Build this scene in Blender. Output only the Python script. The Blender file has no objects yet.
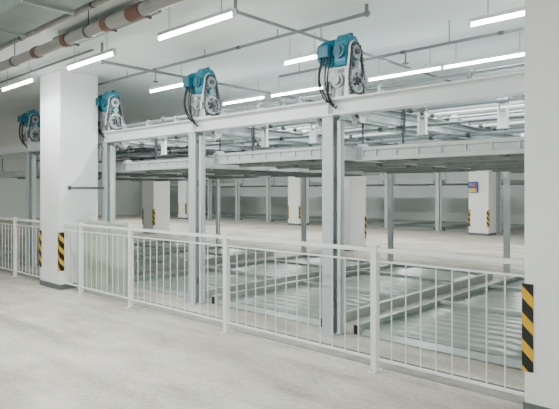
import bpy, bmesh, math, random
from mathutils import Vector, Matrix
random.seed(4)
SC = bpy.context.scene
C = SC.collection

# ------------------------------------------------------------------ materials
def new_mat(name):
    m = bpy.data.materials.new(name); m.use_nodes = True
    nt = m.node_tree
    return m, nt, nt.nodes['Principled BSDF']

def paint(name, col, rough=0.5, metal=0.0, var=0.06, scale=4.0, spec=0.5):
    m, nt, b = new_mat(name)
    tc = nt.nodes.new('ShaderNodeTexCoord')
    n = nt.nodes.new('ShaderNodeTexNoise'); n.inputs['Scale'].default_value = scale; n.inputs['Detail'].default_value = 5
    r = nt.nodes.new('ShaderNodeValToRGB')
    lo = [max(0, c*(1-var)) for c in col]; hi = [min(1, c*(1+var)) for c in col]
    r.color_ramp.elements[0].position = .3; r.color_ramp.elements[1].position = .7
    r.color_ramp.elements[0].color = (*lo, 1); r.color_ramp.elements[1].color = (*hi, 1)
    nt.links.new(tc.outputs['Object'], n.inputs['Vector'])
    nt.links.new(n.outputs['Fac'], r.inputs['Fac'])
    nt.links.new(r.outputs['Color'], b.inputs['Base Color'])
    b.inputs['Roughness'].default_value = rough
    b.inputs['Metallic'].default_value = metal
    b.inputs['Specular IOR Level'].default_value = spec
    return m

M = {}
M['wall'] = paint('wall_paint', (.80, .845, .83), .7, var=.03, scale=.6)
M['ceil'] = paint('ceiling_paint', (.86, .905, .895), .8, var=.03, scale=.5)
M['column'] = paint('column_paint', (.88, .89, .89), .6, var=.03, scale=1.5)
M['band'] = paint('grey_base_band', (.13, .14, .14), .6)
M['white'] = paint('white_enamel', (.80, .82, .82), .35, var=.02)
M['rail'] = paint('white_railing_enamel', (.86, .87, .86), .35, var=.02)
M['bal'] = paint('baluster_enamel', (.78, .81, .80), .4, var=.02)
M['steel'] = paint('pale_grey_steel', (.52, .58, .59), .38, metal=.15, var=.05, scale=3)
M['psteel'] = paint('pale_rear_steel', (.68, .73, .73), .4, metal=.05, var=.04, scale=3)
M['galv'] = paint('galvanised_steel', (.34, .38, .37), .4, metal=.3, var=.12, scale=9)
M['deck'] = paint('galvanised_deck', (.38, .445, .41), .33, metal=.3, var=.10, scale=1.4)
M['beamg'] = paint('pale_pallet_beam', (.52, .56, .55), .4, metal=.1, var=.08, scale=6)
M['gbeam'] = paint('ground_pallet_beam', (.46, .52, .495), .36, metal=.25, var=.10, scale=6)
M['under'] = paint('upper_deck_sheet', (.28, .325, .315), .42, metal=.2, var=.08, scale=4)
M['teal'] = paint('teal_motor_enamel', (.012, .21, .30), .35, var=.08)
M['tealdark'] = paint('dark_teal_enamel', (.007, .12, .18), .4, var=.08)
M['black'] = paint('black_rubber', (.012, .012, .013), .5)
M['chain'] = paint('grey_chain_steel', (.07, .072, .075), .45, metal=.5, var=.3, scale=40)
M['dark'] = paint('dark_grey_steel', (.08, .09, .095), .5, metal=.3)
M['tubeg'] = paint('grey_tube_steel', (.24, .28, .29), .4, metal=.3)
M['sprk'] = paint('grey_sprocket', (.22, .24, .25), .4, metal=.3, var=.15, scale=15)
M['mplate'] = paint('motor_plate_grey', (.17, .19, .20), .4, metal=.2, var=.1, scale=10)
M['pipe'] = paint('grey_pipe', (.31, .30, .28), .45, metal=.1, var=.10)
M['coupling'] = paint('rust_coupling', (.15, .075, .055), .6, var=.15)
M['thin'] = paint('thin_grey_pipe', (.20, .23, .23), .45, metal=.2)
M['duct'] = paint('duct_sheet', (.21, .27, .24), .45, metal=.2, var=.08)
M['cream'] = paint('cream_board', (.48, .53, .43), .5, var=.05)
M['blue'] = paint('blue_enclosure', (.025, .09, .36), .4)
M['orange'] = paint('red_button', (.70, .05, .03), .4)
M['yellowp'] = paint('yellow_paint', (.75, .5, .02), .5)
M['grey_strip'] = paint('medium_grey_strip', (.34, .325, .29), .6, var=.2, scale=6)
M['line'] = paint('dark_strip_edge', (.13, .125, .11), .7, var=.2, scale=6)

def concrete(name, base, rough):
    m, nt, b = new_mat(name)
    tc = nt.nodes.new('ShaderNodeTexCoord')
    def noise(s, d=6, st=(1, 1, 1), rz=0, dist=0):
        mp = nt.nodes.new('ShaderNodeMapping'); mp.inputs['Scale'].default_value = st; mp.inputs['Rotation'].default_value = (0, 0, rz)
        n = nt.nodes.new('ShaderNodeTexNoise'); n.inputs['Scale'].default_value = s; n.inputs['Detail'].default_value = d
        n.inputs['Distortion'].default_value = dist
        nt.links.new(tc.outputs['Object'], mp.inputs['Vector']); nt.links.new(mp.outputs['Vector'], n.inputs['Vector'])
        return n
    a = noise(.8, 6, dist=.6); c = noise(3.5, 9, (.6, 1, 1)); e = noise(1.8, 10, (.2, 1.7, 1), dist=.3); g = noise(22, 8)
    def mad(x, k, y=None):
        n = nt.nodes.new('ShaderNodeMath'); n.operation = 'MULTIPLY_ADD'; n.inputs[1].default_value = k
        nt.links.new(x, n.inputs[0])
        if y is not None: nt.links.new(y, n.inputs[2])
        else: n.inputs[2].default_value = 0
        return n.outputs[0]
    f = mad(a.outputs['Fac'], .24, mad(c.outputs['Fac'], .26, mad(e.outputs['Fac'], .26, mad(g.outputs['Fac'], .24))))
    r = nt.nodes.new('ShaderNodeValToRGB')
    r.color_ramp.elements[0].position = .41; r.color_ramp.elements[1].position = .57
    r.color_ramp.elements[0].color = (base[0]*.60, base[1]*.595, base[2]*.58, 1)
    r.color_ramp.elements[1].color = (*base, 1)
    nt.links.new(f, r.inputs['Fac'])
    # faint tyre marks: bands along the driveway broken up by noise
    sx = nt.nodes.new('ShaderNodeSeparateXYZ'); nt.links.new(tc.outputs['Object'], sx.inputs[0])
    wob = noise(.25, 3)
    yy = mad(wob.outputs['Fac'], .9, sx.outputs['Y'])
    wv = nt.nodes.new('ShaderNodeMath'); wv.operation = 'PINGPONG'; wv.inputs[1].default_value = .8; nt.links.new(yy, wv.inputs[0])
    lt = nt.nodes.new('ShaderNodeMapRange'); lt.inputs['From Min'].default_value = .04; lt.inputs['From Max'].default_value = .16
    lt.inputs['To Min'].default_value = 1; lt.inputs['To Max'].default_value = 0
    nt.links.new(wv.outputs[0], lt.inputs['Value'])
    brk = noise(1.3, 8, (.5, 2, 1), dist=.6)
    bk = nt.nodes.new('ShaderNodeMapRange'); bk.inputs['From Min'].default_value = .45; bk.inputs['From Max'].default_value = .65
    nt.links.new(brk.outputs['Fac'], bk.inputs['Value'])
    mu = nt.nodes.new('ShaderNodeMath'); mu.operation = 'MULTIPLY'; nt.links.new(lt.outputs[0], mu.inputs[0]); nt.links.new(bk.outputs[0], mu.inputs[1])
    ty = nt.nodes.new('ShaderNodeMix'); ty.data_type = 'RGBA'; ty.inputs['A'].default_value = (1, 1, 1, 1); ty.inputs['B'].default_value = (.72, .71, .69, 1)
    nt.links.new(mu.outputs[0], ty.inputs['Factor'])
    t = noise(.55, 7, (.5, 1.4, 1), .1, dist=1.0)
    tr = nt.nodes.new('ShaderNodeValToRGB')
    tr.color_ramp.elements[0].position = .50; tr.color_ramp.elements[1].position = .70
    tr.color_ramp.elements[0].color = (1, 1, 1, 1); tr.color_ramp.elements[1].color = (.70, .69, .66, 1)
    nt.links.new(t.outputs['Fac'], tr.inputs['Fac'])
    def mul(x, y):
        mx = nt.nodes.new('ShaderNodeMix'); mx.data_type = 'RGBA'; mx.blend_type = 'MULTIPLY'; mx.inputs['Factor'].default_value = 1
        nt.links.new(x, mx.inputs['A']); nt.links.new(y, mx.inputs['B']); return mx.outputs['Result']
    nt.links.new(mul(mul(r.outputs['Color'], tr.outputs['Color']), ty.outputs['Result']), b.inputs['Base Color'])
    b.inputs['Roughness'].default_value = rough
    n3 = noise(60, 5)
    bp = nt.nodes.new('ShaderNodeBump'); bp.inputs['Strength'].default_value = .3; bp.inputs['Distance'].default_value = .009
    nt.links.new(n3.outputs['Fac'], bp.inputs['Height']); nt.links.new(bp.outputs['Normal'], b.inputs['Normal'])
    return m
M['floor'] = concrete('concrete_floor', (.68, .635, .555), .55)

def chevron():
    m, nt, b = new_mat('black_yellow_chevron')
    tc = nt.nodes.new('ShaderNodeTexCoord'); sx = nt.nodes.new('ShaderNodeSeparateXYZ')
    nt.links.new(tc.outputs['Object'], sx.inputs[0])
    def mth(op, a, bb=None, v=None):
        n = nt.nodes.new('ShaderNodeMath'); n.operation = op
        nt.links.new(a, n.inputs[0])
        if bb is not None: nt.links.new(bb, n.inputs[1])
        if v is not None: n.inputs[1].default_value = v
        return n.outputs[0]
    s = mth('ADD', sx.outputs['X'], sx.outputs['Y'])
    s = mth('ADD', s, sx.outputs['Z'])
    s = mth('MULTIPLY', s, v=1/.19)
    s = mth('FRACT', s)
    s = mth('GREATER_THAN', s, v=.55)
    mix = nt.nodes.new('ShaderNodeMix'); mix.data_type = 'RGBA'
    mix.inputs['A'].default_value = (.008, .008, .008, 1); mix.inputs['B'].default_value = (.68, .40, .012, 1)
    nt.links.new(s, mix.inputs['Factor']); nt.links.new(mix.outputs['Result'], b.inputs['Base Color'])
    b.inputs['Roughness'].default_value = .5
    return m
M['chev'] = chevron()

def emis(name, col, st):
    m, nt, b = new_mat(name)
    b.inputs['Base Color'].default_value = (*col, 1)
    b.inputs['Emission Color'].default_value = (*col, 1); b.inputs['Emission Strength'].default_value = st
    return m
M['tube'] = emis('fluorescent_tube', (.95, 1, .985), 58)

# ------------------------------------------------------------------ mesh builder
class MB:
    def __init__(s): s.bm = bmesh.new()
    def box(s, x0, x1, y0, y1, z0, z1):
        v = [s.bm.verts.new((x, y, z)) for x in (x0, x1) for y in (y0, y1) for z in (z0, z1)]
        for f in ((0, 1, 3, 2), (4, 6, 7, 5), (0, 4, 5, 1), (2, 3, 7, 6), (0, 2, 6, 4), (1, 5, 7, 3)):
            s.bm.faces.new([v[i] for i in f])
        return s
    def ring(s, c, t, r, n, ref=None):
        t = t.normalized()
        up = ref if ref is not None else (Vector((0, 0, 1)) if abs(t.z) < .9 else Vector((1, 0, 0)))
        a = t.cross(up).normalized(); b = t.cross(a)
        return [s.bm.verts.new(c + r*(math.cos(2*math.pi*i/n)*a + math.sin(2*math.pi*i/n)*b)) for i in range(n)]
    def cyl(s, p0, p1, r, n=16, r2=None):
        p0 = Vector(p0); p1 = Vector(p1); r2 = r if r2 is None else r2
        A = s.ring(p0, p1-p0, r, n); B = s.ring(p1, p1-p0, r2, n)
        for i in range(n):
            f = s.bm.faces.new([A[i], A[(i+1) % n], B[(i+1) % n], B[i]]); f.smooth = True
        for R in (A, B):
            f = s.bm.faces.new(R)
            for e in f.edges: e.smooth = False
        return s
    def tube(s, pts, r, n=8):
        pts = [Vector(p) for p in pts]
        ref = Vector((0.13, 0.31, .94)); prev = None
        for k, p in enumerate(pts):
            t = (pts[min(k+1, len(pts)-1)] - pts[max(k-1, 0)])
            rr = s.ring(p, t, r, n, ref)
            if prev:
                for i in range(n):
                    f = s.bm.faces.new([prev[i], prev[(i+1) % n], rr[(i+1) % n], rr[i]]); f.smooth = True
            else: s.bm.faces.new(rr)
            prev = rr
        s.bm.faces.new(prev)
        return s
    def prism(s, poly, axis, a, b):
        def P(u, v, t): return {'z': (u, v, t), 'x': (t, u, v), 'y': (u, t, v)}[axis]
        A = [s.bm.verts.new(P(u, v, a)) for u, v in poly]; B = [s.bm.verts.new(P(u, v, b)) for u, v in poly]
        n = len(poly)
        for i in range(n): s.bm.faces.new([A[i], A[(i+1) % n], B[(i+1) % n], B[i]])
        s.bm.faces.new(A); s.bm.faces.new(B)
        return s
    def toothed_ring(s, cy, cz, ri, ro, teeth, x0, x1):
        n = teeth*2
        P = []
        for i in range(n):
            a = 2*math.pi*i/n
            P.append([s.bm.verts.new((x, cy+r*math.cos(a), cz+r*math.sin(a))) for r, x in ((ri, x0), (ri, x1), (ro if i % 2 else ro-.014, x1), (ro if i % 2 else ro-.014, x0))])
        for i in range(n):
            A, B = P[i], P[(i+1) % n]
            for k in range(4): s.bm.faces.new([A[k], A[(k+1) % 4], B[(k+1) % 4], B[k]])
        return s
    def rect_tube(s, axis, a, b, u0, u1, v0, v1, w):
        s.box(u0, u1, a, b, v0, v0+w); s.box(u0, u1, a, b, v1-w, v1)
        s.box(u0, u0+w, a, b, v0+w, v1-w); s.box(u1-w, u1, a, b, v0+w, v1-w)
        return s
    def build(s, name, m, parent=None, loc=None, bevel=0, solid=0):
        bmesh.ops.recalc_face_normals(s.bm, faces=s.bm.faces)
        me = bpy.data.meshes.new(name); s.bm.to_mesh(me); s.bm.free()
        me.materials.append(m)
        o = bpy.data.objects.new(name, me); C.objects.link(o)
        if parent: o.parent = parent
        if loc: o.location = loc
        if solid:
            q = o.modifiers.new('solid', 'SOLIDIFY'); q.thickness = solid
        if bevel:
            q = o.modifiers.new('bevel', 'BEVEL'); q.width = bevel; q.segments = 2; q.limit_method = 'ANGLE'
        return o

def hsec(w, d, tf, tw, cx=0, cy=0):     # flanges perpendicular to second axis
    a, b, t = w/2, d/2, tw/2
    P = [(-a, -b), (a, -b), (a, -b+tf), (t, -b+tf), (t, b-tf), (a, b-tf), (a, b), (-a, b), (-a, b-tf), (-t, b-tf), (-t, -b+tf), (-a, -b+tf)]
    return [(x+cx, y+cy) for x, y in P]

def tag(o, label=None, cat=None, group=None, kind=None):
    if label: o['label'] = label
    if cat: o['category'] = cat
    if group: o['group'] = group
    if kind: o['kind'] = kind
    return o
def thing(name, label, cat, loc=(0, 0, 0), group=None, rz=0):
    o = bpy.data.objects.new(name, None); C.objects.link(o); o.location = loc; o.rotation_euler = (0, 0, rz)
    o.empty_display_size = .1
    return tag(o, label, cat, group)
def copy_tree(o, loc=None, label=None, group=None, parent=None, rz=None):
    c = o.copy(); C.objects.link(c)
    if parent: c.parent = parent
    if loc is not None: c.location = loc
    if rz is not None: c.rotation_euler = (0, 0, rz)
    if label: c['label'] = label
    if group: c['group'] = group
    for ch in list(o.children): copy_tree(ch, parent=c)
    return c
ORD = ['first', 'second', 'third', 'fourth', 'fifth', 'sixth', 'seventh', 'eighth', 'ninth', 'tenth', 'eleventh', 'twelfth']

# ------------------------------------------------------------------ setting
CEIL = 3.6
tag(MB().box(-34, 8, -9, 27.5, -.2, 0).build('floor', M['floor']), kind='structure')
tag(MB().box(-34, 8, -9, 27.5, CEIL, CEIL+.2).build('ceiling', M['ceil']), kind='structure')
tag(MB().box(-34, 8, 27.5, 27.7, 0, CEIL).build('wall_back', M['wall']), kind='structure')
tag(MB().box(-34.2, -34, -9, 27.5, 0, CEIL).build('wall_left', M['wall']), kind='structure')
tag(MB().box(-16, -.7, 4.27, 4.52, 0, .004).build('floor_strip_1', M['grey_strip']), kind='structure')  # flat medium-grey band on the floor just behind the railing
tag(MB().box(-16, -.7, 4.52, 4.56, 0, .004).build('floor_strip_2', M['line']), kind='structure')  # narrow darker band along the rear edge of the grey one

def column(x0, x1, y0, y1, label, corners, group=None):
    cx, cy = (x0+x1)/2, (y0+y1)/2
    t = thing('concrete_column', label, 'column', (cx, cy, 0), group)
    a, b = (x1-x0)/2, (y1-y0)/2
    MB().box(-a, a, -b, b, 0, CEIL).build('shaft', M['column'], t, bevel=.012)
    e = .006
    MB().box(-a-e, a+e, -b-e, b+e, 0, .085).build('base_band', M['band'], t)
    for sx, sy in corners:
        g = MB(); w = .066; th = .012
        X, Y = sx*a, sy*b
        L = [(X+sx*th, Y+sy*th), (X+sx*th, Y-sy*w), (X, Y-sy*w), (X, Y), (X-sx*w, Y), (X-sx*w, Y+sy*th)]
        g.prism(L, 'z', .31, .94)
        o = g.build('corner_guard', M['chev'], t, bevel=.003)
        o['label'] = 'black and yellow diagonally striped corner guard'
    return t
column(-9.475, -8.72, 4.10, 4.77, 'white square concrete column left of the motors with grey pipe crossing its head', [(1, -1), (-1, -1)])
column(-1.408, -.65, 4.10, 4.77, 'white concrete column at right edge of the photo, railing ends against it', [(-1, -1), (1, -1)])
column(-9.43, -8.68, 12.1, 12.85, 'white column partly hidden behind the nearest steel post, on the inner driveway', [(1, 1), (-1, -1)])
column(-18.65, -17.9, 12.1, 12.85, 'white column seen left of the second steel post, left of the pair there', [(1, -1), (-1, -1)])
column(-8.8, -8.05, 19.8, 20.5, 'white column in the far row carrying a blue control box', [(1, -1), (-1, -1)])
column(-17.9, -17.15, 19.8, 20.5, 'white far-row column seen between the two nearest steel posts', [(1, -1), (-1, -1)])
column(-26.75, -26.0, 19.8, 20.5, 'white column seen left of the second steel post, right of the pair there', [(1, -1), (-1, -1)])

t = thing('control_box', 'small blue and yellow control box on far column', 'control box', (-8.6, 19.8, 1.78))
MB().box(-.18, .18, -.12, 0, -.2, .2).build('enclosure', M['blue'], t, bevel=.02)
MB().box(-.15, .15, -.13, -.12, -.18, -.05).build('lower_plate', M['yellowp'], t)
MB().box(-.13, 0, -.13, -.12, .05, .15).build('display_panel', M['sprk'], t)
MB().cyl((.08, -.15, .07), (.08, -.12, .07), .065).build('button', M['orange'], t)

# ------------------------------------------------------------------ railing
FY = 4.17
def fence_post(x, label):
    t = thing('fence_post', label, 'post', (x, FY, 0), 'white railing posts')
    MB().box(-.03, .03, -.03, .03, .008, 1.11).build('upright', M['rail'], t, bevel=.004)
    MB().box(-.03, .03, -.034, .034, 1.11, 1.122).build('cap', M['rail'], t, bevel=.004)
    MB().box(-.03, .03, -.08, .08, 0, .008).build('base_plate', M['rail'], t)
    for s in (-1, 1): MB().cyl((0, s*.055, .008), (0, s*.055, .02), .01, 6).build('bolt', M['galv'], t)
fence_post(-2.72, 'white square railing post nearest the camera, right of the nearest steel post')
fence_post(-4.72, 'white railing post in front of the gap right of the second steel post')
fence_post(-6.72, 'white railing post right of the pale green boards')
fence_post(-8.15, 'white railing post beside the left column, in front of pale green boards')
fence_post(-10.72, 'white railing post left of the left column, at the photo edge')

def fence_panel(x0, x1, label):
    x0 += .031; x1 -= .031
    t = thing('railing', label, 'railing', ((x0+x1)/2, FY, 0), 'white railing sections')
    h = (x1-x0)/2
    MB().box(-h, h, -.02, .02, 1.063, 1.10).build('top_rail', M['rail'], t, bevel=.004)
    MB().box(-h, h, -.009, .009, .974, .99).build('upper_bar', M['rail'], t, bevel=.003)
    MB().box(-h, h, -.012, .012, .10, .122).build('bottom_rail', M['rail'], t, bevel=.003)
    n = max(2, round(2*h/.145))
    me = None
    for i in range(1, n):
        x = -h + 2*h*i/n
        if me is None:
            o = MB().cyl((0, 0, .122), (0, 0, .974), .006, 8).build('baluster', M['bal'], t); me = o.data
        else:
            o = bpy.data.objects.new('baluster', me); C.objects.link(o); o.parent = t
        o.location = (x, 0, 0)
fence_panel(-2.72, -1.40, 'white baluster railing section running into the right-hand column')
fence_panel(-4.72, -2.72, 'white baluster railing section in front of the nearest steel post')
fence_panel(-6.72, -4.72, 'white baluster railing section in front of the second steel post')
fence_panel(-8.15, -6.72, 'white baluster railing section in front of the pale green boards')
fence_panel(-8.73, -8.15, 'short white baluster railing section fixed to the left column')
fence_panel(-10.72, -9.46, 'white baluster railing section just left of the left column')
fence_panel(-12.72, -10.72, 'white baluster railing section cut by the left photo edge')

for i, (x, y, lab) in enumerate([(-8.38, 4.36, 'pale green ribbed board behind railing, nearest the left column'), (-7.91, 4.385, 'pale green ribbed board behind railing, middle of the three'), (-7.44, 4.41, 'pale green ribbed board behind railing, rightmost of the three')]):
    t = thing('ribbed_board', lab, 'board', (x, y, .004), 'pale green boards behind the railing')
    MB().box(-.23, .23, -.008, .008, 0, 1.14).build('sheet', M['cream'], t, bevel=.003)
    f = MB()
    f.box(-.23, -.20, -.02, -.008, 0, 1.14); f.box(.20, .23, -.02, -.008, 0, 1.14); f.box(-.20, .20, -.02, -.008, 1.10, 1.14); f.box(-.20, .20, -.02, -.008, 0, .04)
    f.build('edge_frame', M['cream'], t)
    for k in (-.12, -.04, .04, .12): MB().box(k-.015, k+.015, -.02, -.008, .04, 1.10).build('rib', M['cream'], t)

# ------------------------------------------------------------------ parking machine frame
PY, RY = 4.95, 10.2
PX = [-1.37, -3.81, -6.26, -8.70, -11.9, -14.34]
BB, BT = 2.46, 2.64
def steel_post(x, y, label, group, w=.15, m='steel', side=False):
    t = thing('steel_post', label, 'post', (x, y, 0), group)
    MB().prism(hsec(w, w, .012, .010), 'z', .015, BB-.012).build('shaft', M[m], t)
    b = w/2+.045
    MB().box(-b, b, -b, b, 0, .015).build('base_plate', M[m], t)
    MB().box(-w/2-.015, w/2+.015, -w/2-.015, w/2+.015, BB-.012, BB).build('cap_plate', M[m], t)
    c = b-.022
    for sx in (-1, 1):
        for sy in (-1, 1): MB().cyl((sx*c, sy*c, .015), (sx*c, sy*c, .035), .012, 6).build('bolt', M['galv'], t)
    if side:     # guide channel bolted beside the post
        MB().prism([(.095, -.02), (.135, -.02), (.135, -.012), (.103, -.012), (.103, .052), (.135, .052), (.135, .06), (.095, .06)], 'z', .015, 2.40).build('guide_channel', M['psteel'], t)
        for z in (.3, 1.0, 1.7, 2.3): MB().box(.005, .095, .01, .03, z, z+.06).build('channel_clip', M['galv'], t)
    return t
fl = ['', 'nearest steel H-post, under the largest teal motor', 'second steel H-post, under the second-largest teal motor', 'steel H-post just right of the left column', 'steel H-post left of the left column, under the farthest teal motor']
sp0 = None
for x, l in list(zip(PX, fl))[1:5]:
    if sp0 is None: sp0 = steel_post(x, PY, l, 'front steel posts', side=True)
    else: copy_tree(sp0, (x, PY, 0), l)
rl = ['', 'seen at right beside the far column with the blue box', 'standing behind the open bay right of the nearest steel post', 'standing behind the bay between the two nearest front posts', 'standing behind the bay left of the second front post']
rp = None
for x, l in list(zip(PX, rl))[1:5]:
    if rp is None: rp = steel_post(x, RY, 'slim rear steel H-post ' + l, 'rear steel posts', .09, 'psteel')
    else: copy_tree(rp, (x, RY, 0), 'slim rear steel H-post ' + l)

def beam(y, x0, x1, label):
    L = (x1-x0)/2
    t = thing('steel_beam', label, 'beam', ((x0+x1)/2, y, BB))
    MB().prism(hsec(.15, BT-BB, .014, .012, 0, (BT-BB)/2), 'x', -L, L).build('profile', M['white'], t)
    for x in PX:
        if x0 < x < x1:
            for s in (-1, 1):
                MB().box(x-(x0+x1)/2-.006, x-(x0+x1)/2+.006, min(s*.006, s*.07), max(s*.006, s*.07), .014, BT-BB-.014).build('stiffener', M['white'], t)
beam(PY, -15.5, -.75, 'long white front beam resting on the front posts, carrying the motors')
beam(RY, -15.5, -.75, 'long white rear beam behind the upper platforms')
for i, x in enumerate(PX[1:5]):
    t = thing('cross_beam', 'grey cross beam from front to rear above the ' + ['nearest steel post', 'second steel post', 'steel post right of the left column', 'steel post left of the left column'][i], 'beam', (x, (PY+RY)/2, BB+.016), 'cross beams between front and rear')
    L = (RY-PY)/2-.08
    MB().prism(hsec(.12, .13, .01, .01, 0, .065), 'y', -L, L).build('profile', M['steel'], t)
    for s in (-1, 1): MB().box(-.07, .07, s*L-.006, s*L+.006, 0, .13).build('end_plate', M['steel'], t)
    for Y in (6.02, 6.98, 7.4, 8.1, 9.15):
        y = Y-(PY+RY)/2
        MB().prism([(y-.06, .13), (y+.06, .13), (y+.035, .32), (y-.035, .32)], 'x', -.05, .05).build('pedestal', M['white'], t)
        MB().toothed_ring(y, .32, .02, .075, 12, .055, .075).cyl((.05, y, .30), (.085, y, .30), .02, 10).build('guide_wheel', M['sprk'], t)
zt = BB+.016+.13
tubes = [(5.55, .022, 'white', 'thin white rod lying across the cross beams, nearest the motors', 1),
         (5.85, .02, 'tubeg', 'thin grey rod across the cross beams, second from the motors', 1),
         (6.2, .03, 'tubeg', 'grey long tube across the cross beams, third from the motors', 1),
         (6.5, .032, 'white', 'white long tube across the cross beams, fourth from the motors', 1),
         (6.78, .022, 'white', 'thin white rod across the cross beams, fifth from the motors', 1),
         (7.2, .02, 'thin', 'dark thin rod across the cross beams, midway back', 1),
         (7.62, .036, 'tubeg', 'thickest grey tube across the cross beams', 1),
         (7.88, .03, 'white', 'white long tube across the cross beams, just behind the thickest grey tube', 1),
         (8.35, .022, 'white', 'thin white rod across the cross beams, fourth from the rear beam', 1),
         (8.65, .034, 'tubeg', 'grey long tube across the cross beams, third from the rear beam', 1),
         (8.9, .02, 'thin', 'dark thin rod across the cross beams, second from the rear beam', 1),
         (9.4, .034, 'tubeg', 'grey long tube across the cross beams, nearest the rear beam', 1),
         (6.45, .02, 'thin', 'dark shaft slung under the cross beams, nearest the motors', 0),
         (7.9, .026, 'tubeg', 'grey shaft slung under the cross beams, midway back', 0),
         (9.1, .02, 'thin', 'dark shaft slung under the cross beams, nearest the rear beam', 0)]
for i, (y, r, mm, l, top) in enumerate(tubes):
    t = thing('long_tube', l, 'tube', (-8, y, (zt+r) if top else BB+.016-r), 'long tubes over the platforms')
    MB().cyl((-7.2, 0, 0), (7.1, 0, 0), r, 12).build('pipe', M[mm], t)
    for x in PX[1:5]:
        for d in (-.3, .3):
            MB().cyl((x+8+d-.03, 0, 0), (x+8+d+.03, 0, 0), r+.012, 12).build('collar', M['dark'], t)
BN = ['nearest platform', 'second platform', 'third platform', 'platform behind left column']
for b, (xa, xb) in enumerate([(-3.81, -1.37), (-6.26, -3.81), (-8.70, -6.26), (-11.9, -8.70)]):
    for k, f in enumerate((.16, .80)):
        x = xa+(xb-xa)*f
        t = thing('guide_rail', 'pale channel rail running front to rear above the %s, at %s' % (BN[b], ['left', 'right'][k]), 'rail', (x, (PY+RY)/2, BB+.02), 'guide rails above the platforms')
        L = (RY-PY)/2-.08
        MB().prism([(-.03, 0), (.03, 0), (.03, .01), (-.02, .01), (-.02, .07), (.03, .07), (.03, .08), (-.03, .08)], 'y', -L, L).build('channel', M['galv'], t)
        for yy in (-1.375, -.795, .045, 1.825): MB().box(-.03, .03, yy-.02, yy+.02, .08, .126).build('saddle', M['galv'], t)
# low drive shafts running along the top of the front beam between motors
for x0, x1, l in [(-3.37, -.76, 'right of the largest motor'), (-5.82, -3.96, 'between the two largest motors'), (-8.38, -6.42, 'between the second and third motors'), (-11.58, -8.96, 'behind the left column')]:
    t = thing('drive_shaft', 'grey drive shaft low along the beam top, ' + l, 'shaft', ((x0+x1)/2, PY+.03, BT), 'drive shafts')
    h = (x1-x0)/2
    MB().cyl((-h, 0, .07), (h, 0, .07), .02, 14).build('rod', M['tubeg'], t)
    for s in (-.85, -.1, .65):
        MB().prism([(-.04, 0), (.04, 0), (.03, .09), (.015, .105), (-.015, .105), (-.03, .09)], 'x', s*h-.02, s*h+.02).build('bearing_block', M['galv'], t, bevel=.003)
    MB().toothed_ring(0, .07, .015, .062, 16, .3*h, .3*h+.02).build('chain_sprocket', M['sprk'], t)

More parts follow.
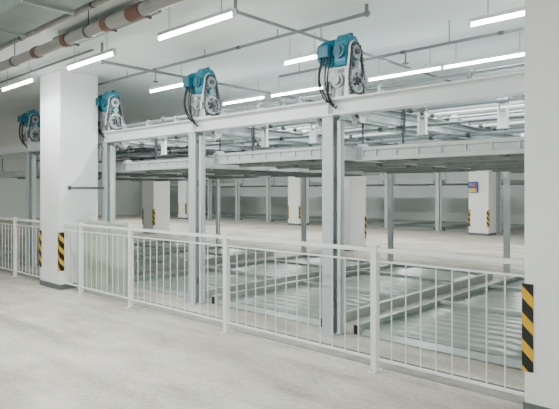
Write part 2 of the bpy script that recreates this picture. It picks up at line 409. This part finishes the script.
# ------------------------------------------------------------------ motors
def make_motor():
    t = thing('hoist_motor', 'x', 'motor', (0, 0, 0), 'teal hoist motors along the beam')
    MB().box(-.26, .2, -.075, .075, 0, .02).build('base_plate', M['white'], t, bevel=.003)
    br = MB()
    for y in (-.075, .06):
        br.prism([(-.2, .02), (-.12, .02), (-.08, .34), (-.14, .34)], 'y', y, y+.015)
        br.prism([(.04, .02), (.1, .02), (.1, .34), (.05, .34)], 'y', y, y+.015)
        br.prism([(-.15, .16), (.06, .16), (.06, .2), (-.14, .2)], 'y', y, y+.015)
    br.box(-.15, .11, -.085, .085, .335, .355)
    br.build('bracket', M['psteel'], t)
    gb = MB()
    gb.prism([(-.125, .355), (.125, .355), (.14, .41), (.14, .62), (.09, .71), (-.09, .71), (-.14, .64), (-.14, .41)], 'x', -.06, .115)
    g = gb.build('gearbox', M['teal'], t, bevel=.018)
    MB().cyl((.115, 0, .52), (.135, 0, .52), .11, 24).build('output_flange', M['tealdark'], g)
    for k in range(6):
        a = k*math.pi/3
        MB().cyl((.115, .10*math.cos(a), .52+.10*math.sin(a)), (.145, .10*math.cos(a), .52+.10*math.sin(a)), .01, 6).build('flange_bolt', M['galv'], g)
    MB().cyl((.03, -.14, .52), (.03, -.175, .52), .08, 20).cyl((.03, -.175, .52), (.03, -.19, .52), .045, 16).build('front_cover', M['tealdark'], g)
    for k in range(5): MB().box(-.045+k*.032, -.030+k*.032, -.085, .085, .705, .722).build('cooling_rib', M['teal'], g)
    mb = MB().cyl((-.06, 0, .55), (-.27, 0, .55), .13, 24)
    for i in range(22):
        a = 2*math.pi*i/22; c, s_ = math.cos(a), math.sin(a)
        p = [(.12*c-.005*s_, .55+.12*s_+.005*c), (.16*c-.004*s_, .55+.16*s_+.004*c), (.16*c+.004*s_, .55+.16*s_-.004*c), (.12*c+.005*s_, .55+.12*s_-.005*c)]
        mb.prism(p, 'x', -.26, -.075)
    mo = mb.build('motor_body', M['teal'], t)
    MB().cyl((-.27, 0, .55), (-.32, 0, .55), .155, 24, .135).build('fan_cover', M['tealdark'], mo)
    tb = MB().box(-.21, -.08, -.225, -.145, .47, .60).build('terminal_box', M['teal'], t, bevel=.014)
    MB().box(-.216, -.074, -.237, -.225, .464, .606).build('lid', M['tealdark'], tb, bevel=.004)
    MB().cyl((.08, 0, .71), (.08, 0, .745), .03, 14).build('breather_cap', M['tealdark'], t)
    LR = .15; LZ = .185
    ls = MB().toothed_ring(.02, LZ, LR-.05, LR, 28, .150, .168)
    for k in range(6):
        a = k*2*math.pi/6+.3; c, s_ = math.cos(a), math.sin(a)
        q = lambda r, w: (.02+r*c-w*s_, LZ+r*s_+w*c)
        ls.prism([q(.03, -.016), q(LR-.04, -.013), q(LR-.04, .013), q(.03, .016)], 'x', .153, .165)
    ls = ls.build('lower_sprocket', M['tubeg'], t)
    MB().cyl((.13, .02, LZ), (.2, .02, LZ), .05, 18).build('hub', M['dark'], ls)
    us = MB().toothed_ring(0, .52, .02, .09, 14, .150, .168).build('upper_sprocket', M['tubeg'], t)
    MB().cyl((.135, 0, .52), (.19, 0, .52), .035, 14).build('hub', M['dark'], us)
    MB().toothed_ring(.01, .375, .015, .05, 10, .150, .168).cyl((.10, .01, .375), (.18, .01, .375), .018, 12).build('tension_wheel', M['tubeg'], t)
    MB().prism([(-.07, .02), (.11, .02), (.07, .34), (-.05, .34)], 'x', .105, .118).build('side_plate', M['mplate'], t)
    gp = [(-.19, .10), (-.19, .20), (-.15, .36), (-.125, .50)]
    for i in range(5):
        a = math.pi - math.pi*i/10; gp.append((.125*math.cos(a), .53+.125*math.sin(a)))
    gq = MB()
    for (a, b), (c, d) in zip(gp[:-1], gp[1:]):
        L = math.hypot(c-a, d-b); nx, ny = (d-b)/L*.006, -(c-a)/L*.006
        gq.prism([(a, b), (c, d), (c+nx, d+ny), (a+nx, b+ny)], 'x', .138, .165)
    gq.build('chain_guard', M['psteel'], t)
    ch = MB(); pts = []
    for i in range(13): a = math.pi*i/12; pts.append((.094*math.cos(a), .52+.094*math.sin(a)))
    for i in range(19): a = math.pi+math.pi*i/18; pts.append((.02+(LR+.002)*math.cos(a), LZ+(LR+.002)*math.sin(a)))
    pts.append(pts[0])
    dense = []
    for (a, b), (c, d) in zip(pts[:-1], pts[1:]):
        L = math.hypot(c-a, d-b); n = max(1, round(L/.02))
        dense += [(a+(c-a)*i/n, b+(d-b)*i/n, math.atan2(d-b, c-a)) for i in range(n)]
    for i, (y, z, a) in enumerate(dense):
        c, s_ = math.cos(a), math.sin(a); w = .015 if i % 2 else .010; l = .011
        P = [(y-l*c+w*s_, z-l*s_-w*c), (y+l*c+w*s_, z+l*s_-w*c), (y+l*c-w*s_, z+l*s_+w*c), (y-l*c-w*s_, z-l*s_+w*c)]
        ch.prism(P, 'x', .146 if i % 2 else .150, .176 if i % 2 else .170)
    ch.build('chain', M['chain'], t)
    MB().cyl((-.28, .02, LZ), (.23, .02, LZ), .028, 12).build('axle', M['dark'], t)
    MB().cyl((-.03, -.078, .2), (-.03, -.12, .2), .085, 20).cyl((-.03, -.12, .2), (-.03, -.14, .2), .05, 18).build('brake_disc', M['sprk'], t)
    MB().box(-.2, -.11, -.13, -.075, .05, .2).build('limit_switch_box', M['sprk'], t, bevel=.006)
    rr = random.Random(3)
    for k in range(4):
        p = []; sw = rr.uniform(.03, .09); x0 = -.20+.035*k; dp = rr.uniform(.38, .56); ph = rr.uniform(-.02, .02)
        for i in range(19):
            u = i/18
            x = x0 - sw*math.sin(math.pi*u) - .02*u + ph*math.sin(2*math.pi*u)
            y = -.18 + .07*u - .03*math.sin(math.pi*u) + .010*k
            z = .475 - dp*u - .05*math.sin(math.pi*u)
            p.append((x, y, z))
        p += [(p[-1][0]+.02, p[-1][1]+.03, p[-1][2]-.03), (p[-1][0]+.05, -.08, p[-1][2]-.01)]
        MB().tube(p, .0095, 8).build('cable', M['black'], t)
    p = []
    for i in range(15):
        u = i/14
        p.append((.05+.15*u, .1, .66+.10*math.sin(math.pi*u) - .645*u*u))
    MB().tube(p, .009, 8).build('cable', M['black'], t)
    return t
mot = make_motor(); mot.scale = (.95, .95, .95)
ml = ['largest and nearest teal hoist motor, above the nearest steel post', 'second teal hoist motor from the right, above the second steel post', 'teal hoist motor just right of the left column', 'farthest teal hoist motor, left of the left column']
for i, x in enumerate([-3.62, -6.07, -8.62, -11.83]):
    if i == 0: mot.location = (x, PY, BT); mot['label'] = ml[0]
    else: copy_tree(mot, (x, PY, BT), ml[i])

# ------------------------------------------------------------------ pallets
UZ = 1.95; UH = .16
def wave_sheet(w2, y0, y1, per, amp, z0, hump, sub=6, power=1):
    m = MB(); n = int((y1-y0)/per*sub)
    xs = [(-w2, 0), (-.60, 0), (-.50, hump), (.50, hump), (.60, 0), (w2, 0)]
    rows = []
    for i in range(n+1):
        y = y0+(y1-y0)*i/n
        zz = amp*(.5*(1-math.cos(2*math.pi*(y-y0)/per)))**power
        rows.append([m.bm.verts.new((x, y, z0+zz+h)) for x, h in xs])
    for A, B in zip(rows[:-1], rows[1:]):
        for i in range(len(xs)-1):
            f = m.bm.faces.new([A[i], A[i+1], B[i+1], B[i]]); f.smooth = True
    return m
def make_pallet(upper, W=2.06, L=4.95):
    t = thing('parking_pallet', 'x', 'pallet', (0, 0, 0))
    h = UH if upper else .12
    m_beam = M['beamg'] if upper else M['gbeam']
    bw = .11 if upper else .08
    w2 = W/2-bw
    for s in (-1, 1):
        u0, u1 = sorted((s*W/2, s*(W/2-bw)))
        sb = MB().rect_tube('y', 0, L, u0, u1, 0, h, .008).build('side_beam', m_beam, t)
        MB().box(u0+.008, u1-.008, .004, .014, .008, h-.008).build('end_cap', M['black'] if not upper else M['tubeg'], sb)
    if upper:
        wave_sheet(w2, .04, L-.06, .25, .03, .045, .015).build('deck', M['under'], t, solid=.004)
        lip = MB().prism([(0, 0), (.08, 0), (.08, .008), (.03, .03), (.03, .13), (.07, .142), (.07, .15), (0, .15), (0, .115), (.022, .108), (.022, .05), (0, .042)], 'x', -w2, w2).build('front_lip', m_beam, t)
        for k in range(7): MB().box(-w2+.14+k*.255, -w2+.165+k*.255, .004, .024, .046, .112).build('lip_rib', m_beam, lip)
        for k in range(6): MB().prism([(.4+k*.8, -.03), (.46+k*.8, -.03), (.46+k*.8, -.022), (.408+k*.8, -.022), (.408+k*.8, .04), (.4+k*.8, .04)], 'x', -w2, w2).build('cross_member', M['galv'], t)
        for s in (-.5, .5): MB().box(s-.03, s+.03, .08, L-.06, -.005, .04).build('long_stringer', M['galv'], t)
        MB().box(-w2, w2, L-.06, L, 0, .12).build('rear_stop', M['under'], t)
    else:
        wave_sheet(w2, .1, L-.06, .21, .013, .055, .016, sub=8, power=2).build('deck', M['deck'], t, solid=.004)
        MB().prism([(0.02, .01), (.10, .06), (.10, .04), (.10, .01)], 'x', -w2, w2).build('front_ramp', m_beam, t)
        MB().box(-w2, w2, L-.06, L, .0, .12).build('rear_stop', m_beam, t)
        for k in (1.9, 3.6): MB().box(-w2, w2, k, k+.06, .075, .12).build('wheel_stop', m_beam, t, bevel=.008)
    return t
up = make_pallet(True); gd = make_pallet(False)
cent = [-2.56, -5.02, -7.46, -10.55, -13.1]
DZ = [0, .045, .01, .03, 0]
UL = ['nearest upper platform, running behind the right-hand column', 'upper platform between the two nearest steel posts', 'upper platform between the second steel post and left column', 'upper platform behind the left column', 'upper platform at the left photo edge']
GL = ['nearest ground platform, right of the nearest steel post', 'ground platform between the two nearest steel posts', 'ground platform between the second steel post and left column', 'ground platform behind the left column', 'ground platform at the left photo edge']
for i, x in enumerate(cent):
    lab = 'raised grey steel parking pallet, ' + UL[i]; lg = 'galvanised parking pallet on the floor, ' + GL[i]
    if i == 0:
        up.location = (x, 5.1, UZ+DZ[i]); tag(up, lab, None, 'front row upper pallets')
        gd.location = (x, 5.06, 0.0); tag(gd, lg, None, 'front row ground pallets')
    else:
        copy_tree(up, (x, 5.1, UZ+DZ[i]), lab); copy_tree(gd, (x, 5.06, 0.0), lg)

# chain wheel brackets between beam and upper pallet
def make_hanger(ZA):
    t = thing('lifting_bracket', 'x', 'bracket', (0, 0, 0), 'lifting brackets hanging from beams')
    b = MB()
    for x in (-.06, .05): b.prism([(.0, -.02), (.14, -.02), (.14, -.22), (.10, -.27), (.04, -.27), (0, -.2)], 'x', x, x+.010)
    b.box(-.06, .06, 0, .14, -.02, -.006); b.build('side_plates', M['white'], t)
    MB().toothed_ring(.07, -.13, .02, .085, 16, -.016, .016).build('chain_wheel', M['dark'], t)
    MB().cyl((-.075, .07, -.13), (.075, .07, -.13), .022, 12).build('axle', M['galv'], t)
    c = MB(); z = -.14; k = 0
    while z > ZA+.03:
        w_ = .007 if k % 2 else .012
        c.box(-w_, w_, .148, .160, max(z-.035, ZA+.02), z+.003); z -= .035; k += 1
    c.build('lifting_chain', M['chain'], t)
    MB().box(-.04, .04, .11, .2, ZA, ZA+.03).build('chain_anchor', M['steel'], t)
    return t
hg0 = None
pos = list(zip(BN + ['platform at left photo edge'], cent))
for (n, x), dz in zip(pos, DZ):
    hg = None
    for s, sn in ((-.98, 'left'), (.98, 'right')):
        for y, yn, rz in ((5.025, 'front', 0), (RY-.075, 'rear', math.pi)):
            lab = 'chain wheel bracket at %s %s of the %s' % (yn, sn, n)
            if hg is None:
                hg = make_hanger(UZ+dz+UH-BT); hg.location = (x+s, y, BT); hg['label'] = lab
                if hg0 is None: hg0 = hg
            else: copy_tree(hg, (x+s, y, BT), lab, rz=rz)
# latch frames hanging from the rod nearest the motors
def make_latch():
    t = thing('safety_latch_frame', 'x', 'latch frame', (0, 0, 0), 'white safety latch frames over pallets')
    for s in (-1, 1):
        x0, x1 = sorted((s*.05, s*.036))
        MB().box(x0, x1, -.02, .02, -.355, -.012).build('upright', M['white'], t)
    MB().box(-.06, .06, -.025, .025, -.012, 0).build('top_plate', M['white'], t)
    MB().box(-.06, .06, -.025, .025, -.367, -.355).build('foot_plate', M['white'], t)
    MB().box(-.036, .036, .004, .012, -.355, -.20).build('web_plate', M['white'], t)
    MB().cyl((-.055, 0, -.09), (.055, 0, -.09), .03, 14).build('roller', M['sprk'], t)
    return t
def make_coil():
    t = thing('coiled_cable', 'x', 'cable', (0, 0, 0), 'coiled cables hanging over pallets')
    p = [(.026*math.cos(i*.8), .026*math.sin(i*.8), -.03-.0022*i) for i in range(140)]
    MB().tube(p, .006, 6).build('coil', M['dark'], t)
    MB().cyl((0, 0, -.04), (0, 0, 0), .008, 8).build('hook', M['galv'], t)
    MB().cyl((0, 0, -.45), (0, 0, -.33), .014, 10).build('plug', M['dark'], t)
    return t
lt = make_latch(); cl = make_coil(); first = True
for n, x in pos[:4]:
    for s, sn in ((-.44, 'left'), (.45, 'right')):
        lab = 'white latch frame hanging over the %s, %s one' % (n, sn)
        loc = (x+s, 5.55, zt)
        if first: lt.location = loc; lt['label'] = lab
        else: copy_tree(lt, loc, lab)
        if sn == 'left':
            lab = 'dark coiled cable hanging over the %s' % n
            loc = (x-.68, 5.55, zt)
            if first: cl.location = loc; cl['label'] = lab
            else: copy_tree(cl, loc, lab)
        first = False

# ------------------------------------------------------------------ far parking row
FR = 21.0
fx = [-8.2-2.44*i for i in range(11)]
for i, x in enumerate(fx):
    copy_tree(sp0, (x, FR, 0), 'pale steel post of the far parking row, %s from the right' % ORD[i], 'far row steel posts')
beam(FR, -33.5, -6.5, 'long pale beam along the top of the far parking row')
for i in range(10):
    x = (fx[i]+fx[i+1])/2
    copy_tree(up, (x, FR+.15, UZ), 'raised pallet of the far parking row, %s from the right' % ORD[i], 'far row upper pallets')
    copy_tree(gd, (x, FR+.12, 0), 'ground pallet of the far parking row, %s from the right' % ORD[i], 'far row ground pallets')
    for s, sn in ((-.98, 'left'), (.98, 'right')):
        copy_tree(hg0, (x+s, FR+.075, BT), 'chain bracket at %s of the %s far-row raised pallet from the right' % (sn, ORD[i]), 'far row lifting brackets', rz=0)

# ------------------------------------------------------------------ pipes
def run(name, label, pts, r, m, extra=None, cat='pipe'):
    o = Vector(pts[0]); t = thing(name, label, cat, tuple(o))
    for a, b in zip(pts[:-1], pts[1:]):
        MB().cyl(Vector(a)-o, Vector(b)-o, r, 16).build('pipe_length', m, t)
    for p in pts[1:-1]:
        q = Vector(p)-o; d = r*1.5
        MB().cyl(q-Vector((d, 0, 0)), q+Vector((d, 0, 0)), r*1.2, 14).cyl(q-Vector((0, 0, d)), q+Vector((0, 0, d)), r*1.2, 14).build('elbow_joint', m, t)
    for p, d, mm in (extra or []):
        q = Vector(p)-o; d = Vector(d)
        MB().cyl(q-d, q+d, r*1.2, 18).build('coupling', mm, t)
    return t, o
def hang(t, o, p, r, m):
    q = Vector(p)-o
    MB().cyl(q+Vector((0, 0, r*.8)), (q.x, q.y, CEIL-o.z), .007, 6).build('hanger_rod', m, t)
    MB().cyl(q-Vector((.018, 0, 0)), q+Vector((.018, 0, 0)), r*1.12, 16).build('clamp', m, t)
def sprinkler(t, o, p):
    q = Vector(p)-o
    h = MB().cyl(q, q+Vector((0, 0, -.14)), .012, 8).build('sprinkler_head', M['thin'], t)
    MB().cyl(q+Vector((0, 0, -.14)), q+Vector((0, 0, -.15)), .04, 14).build('deflector', M['dark'], h)
dx = (.05, 0, 0)
t, o = run('drain_pipe', 'thick grey pipe with rusty couplings under ceiling at top left', [(-16, 2.95, 3.35), (1, 2.95, 3.35)], .062, M['pipe'],
           [((x, 2.95, 3.35), dx, M['coupling']) for x in (-10.2, -8.9, -6.9, -6.1, -5.2)])
q = Vector((-4.65, 2.95, 3.35))-o
MB().cyl(q, (q.x, q.y, .25), .05, 16).build('riser', M['pipe'], t)
MB().cyl(q-Vector((.11, 0, 0)), q+Vector((.11, 0, 0)), .076, 18).build('tee_joint', M['coupling'], t)
for x in (-12, -9.4, -7.6, -5.6, -3): hang(t, o, (x, 2.95, 3.35), .062, M['dark'])
t, o = run('drain_pipe', 'thinner grey pipe cutting the top left photo corner', [(-16, 2.68, 3.44), (1, 2.68, 3.44)], .032, M['pipe'], [((x, 2.68, 3.44), (.04, 0, 0), M['galv']) for x in (-7.4, -6.3, -5.4)])
for x in (-8.4, -6.7, -5.0): hang(t, o, (x, 2.68, 3.44), .032, M['dark'])
# duct
t = thing('air_duct', 'grey sheet-metal duct under the ceiling in the top left corner', 'duct', (-8, 2.3, 3.56))
MB().box(-8, 7, -.22, .22, -.2, 0).build('duct_run', M['duct'], t, bevel=.006)
for k in range(13):
    MB().box(-7.5+k*1.15, -7.46+k*1.15, -.245, .245, -.225, .012).build('flange', M['galv'], t)
    if k % 2:
        for s in (-.235, .235): MB().cyl((-7.48+k*1.15, s, 0), (-7.48+k*1.15, s, .04), .008, 6).build('hanger_rod', M['dark'], t)
# cable tray
t = thing('cable_tray', 'grey cable tray with dark cables above the rusty-coupled pipe', 'cable tray', (-5.9, 3.22, 3.47))
tr = MB(); tr.box(-.9, 1.1, -.12, .12, 0, .006); tr.box(-.9, 1.1, -.12, -.114, .006, .07); tr.box(-.9, 1.1, .114, .12, .006, .07)
tr.build('tray', M['duct'], t)
for x in (-.7, .2, .9):
    MB().box(x-.015, x+.015, -.13, .13, -.02, 0).build('support_bar', M['dark'], t)
    for y in (-.125, .125): MB().cyl((x, y, 0), (x, y, .13), .006, 6).build('hanger_rod', M['galv'], t)
for y in (-.06, 0, .05): MB().cyl((-.9, y, .02), (1.1, y, .02), .014, 8).build('cable', M['dark'], t)
t, o = run('conduit_pipe', 'thin dark conduit hugging the ceiling behind the cable tray', [(-12, 3.75, 3.55), (-7.0, 3.75, 3.55)], .016, M['thin'])
for x in (-11, -9, -7.4): hang(t, o, (x, 3.75, 3.55), .016, M['thin'])
t, o = run('sprinkler_pipe', 'thin grey pipe starting beside the left column head and running inward', [(-6.75, 3.75, 3.6), (-6.75, 3.75, 3.35), (-6.75, 11, 3.35)], .02, M['thin'])
for y in (5.6, 8): hang(t, o, (-6.75, y, 3.35), .02, M['thin'])
sprinkler(t, o, (-6.75, 4.6, 3.35))
t, o = run('sprinkler_pipe', 'thin grey pipe running inward above the gap between two largest motors', [(-4.16, 3.8, 3.6), (-4.16, 3.8, 3.45), (-4.16, 13, 3.45)], .018, M['thin'])
for y in (5.2, 7.8): hang(t, o, (-4.16, y, 3.45), .018, M['thin'])
t, o = run('sprinkler_pipe', 'thin grey pipe along the row above the second motor', [(-9.5, 4.9, 3.5), (-3.3, 4.9, 3.5), (-3.3, 4.9, 3.6)], .02, M['thin'], [((x, 4.9, 3.5), (.03, 0, 0), M['dark']) for x in (-7.2, -5.3)])
for x in (-8, -6, -4.6): hang(t, o, (x, 4.9, 3.5), .02, M['thin'])
t, o = run('sprinkler_pipe', 'thin grey pipe along the row above and right of the largest motor', [(-5.6, 6.0, 3.33), (-.9, 6.0, 3.33)], .018, M['thin'], [((x, 6.0, 3.33), (.03, 0, 0), M['dark']) for x in (-3.5, -2.3)])
for x in (-5.2, -2.9, -1.6): hang(t, o, (x, 6.0, 3.33), .018, M['thin'])
sprinkler(t, o, (-3.47, 6.0, 3.33))
t, o = run('sprinkler_pipe', 'thin grey pipe along the row deep under the ceiling', [(-15, 8.6, 3.4), (-.9, 8.6, 3.4)], .025, M['thin'], [((x, 8.6, 3.4), (.03, 0, 0), M['dark']) for x in (-7.5, -3.5)])
for x in (-9, -5.2, -2.6): hang(t, o, (x, 8.6, 3.4), .025, M['thin'])
t = thing('wall_conduit', 'short dark conduit between the left column and its steel post', 'conduit', (-8.70, 4.5, 1.67))
MB().cyl((0, -.25, 0), (0, .37, 0), .014, 10).build('rod', M['dark'], t)
MB().box(-.02, .02, -.27, -.23, -.03, .03).build('bracket', M['dark'], t)

# ------------------------------------------------------------------ tube lights
def tube_light(x0, x1, y, label, z=3.3, power=44, group='fluorescent tube lights', r=.018):
    L = (x1-x0)/2
    t = thing('tube_light', label, 'light', ((x0+x1)/2, y, z), group)
    MB().prism([(-.035, .0), (.035, 0), (.022, .045), (-.022, .045)], 'x', -L, L).build('housing', M['white'], t)
    MB().cyl((-L+.02, 0, -r), (L-.02, 0, -r), r, 12).build('lamp_tube', M['tube'], t)
    for s in (-1, 1):
        MB().box(s*L-.012, s*L+.012, -.02, .02, -.04, .0).build('end_socket', M['white'], t)
        MB().cyl((s*L*.7, 0, .045), (s*L*.7, 0, CEIL-z), .005, 6).build('hanger_rod', M['galv'], t)
    ld = bpy.data.lights.new('lamp', 'AREA'); ld.shape = 'RECTANGLE'; ld.size = 2*L; ld.size_y = .06; ld.energy = power*(2*L)/1.2; ld.color = (.95, 1, .98)
    lo = bpy.data.objects.new('lamp', ld); C.objects.link(lo); lo.parent = t; lo.location = (0, 0, -.045)
    return t
tube_light(-5.07, -3.85, 3.5, 'bright tube light at top centre-left, largest in the photo')
tube_light(-7.2, -6.0, 3.5, 'bright tube light beside the head of the left column')
tube_light(-9.5, -8.3, 3.5, 'bright tube light at the left photo edge')
tube_light(-2.36, -1.16, 5.35, 'bright tube light at top right, ending at the right-hand column')
tube_light(-4.85, -4.25, 5.3, 'short bright tube light just left of the largest motor')
tube_light(-7.85, -6.86, 5.25, 'bright tube light above and left of the second motor')
tube_light(-4.64, -3.46, 6.95, 'left tube of the bright pair running right from the largest motor', r=.016)
tube_light(-3.44, -2.26, 6.95, 'right tube of the bright pair running right from the largest motor', r=.016)
tube_light(-7.95, -6.83, 6.95, 'left tube of the bright pair between the two largest motors', r=.016)
tube_light(-6.67, -5.5, 6.95, 'right tube of the bright pair between the two largest motors', r=.016)
tube_light(-3.7, -2.5, 10, 'bright tube light low beside right-hand column, behind the rails', power=55)
tube_light(-10.5, -9.3, 10, 'bright tube light behind the rails near the left column', power=55)
for i in range(6): tube_light(-27+4.2*i, -25.8+4.2*i, 15.5, 'tube light over the inner driveway, %s from the far end' % ORD[i], power=150)
for i in range(4): tube_light(-29+5.4*i, -27.8+5.4*i, 24, 'added fill tube light over the far parking row, %s from the far end' % ORD[i], power=70)  # extra row of tubes, added to brighten the dark far row
for i in range(5): tube_light(-8.4+2.6*i, -7.2+2.6*i, .6, 'tube light above the front driveway, %s from the far end' % ORD[i], group='front driveway tube lights', power=48)

# ------------------------------------------------------------------ world, camera
w = bpy.data.worlds.new('World'); SC.world = w; w.use_nodes = True
bg = w.node_tree.nodes['Background']; bg.inputs[0].default_value = (.94, .99, 1, 1); bg.inputs[1].default_value = .95
cam = bpy.data.cameras.new('camera'); co = bpy.data.objects.new('camera', cam); C.objects.link(co)
co.location = (0, 0, 1.6); co.rotation_euler = (math.radians(90), 0, math.radians(43))
cam.sensor_width = 36; cam.lens = 548/559*36; cam.shift_y = -12.5/559
cam.clip_end = 200
SC.camera = co
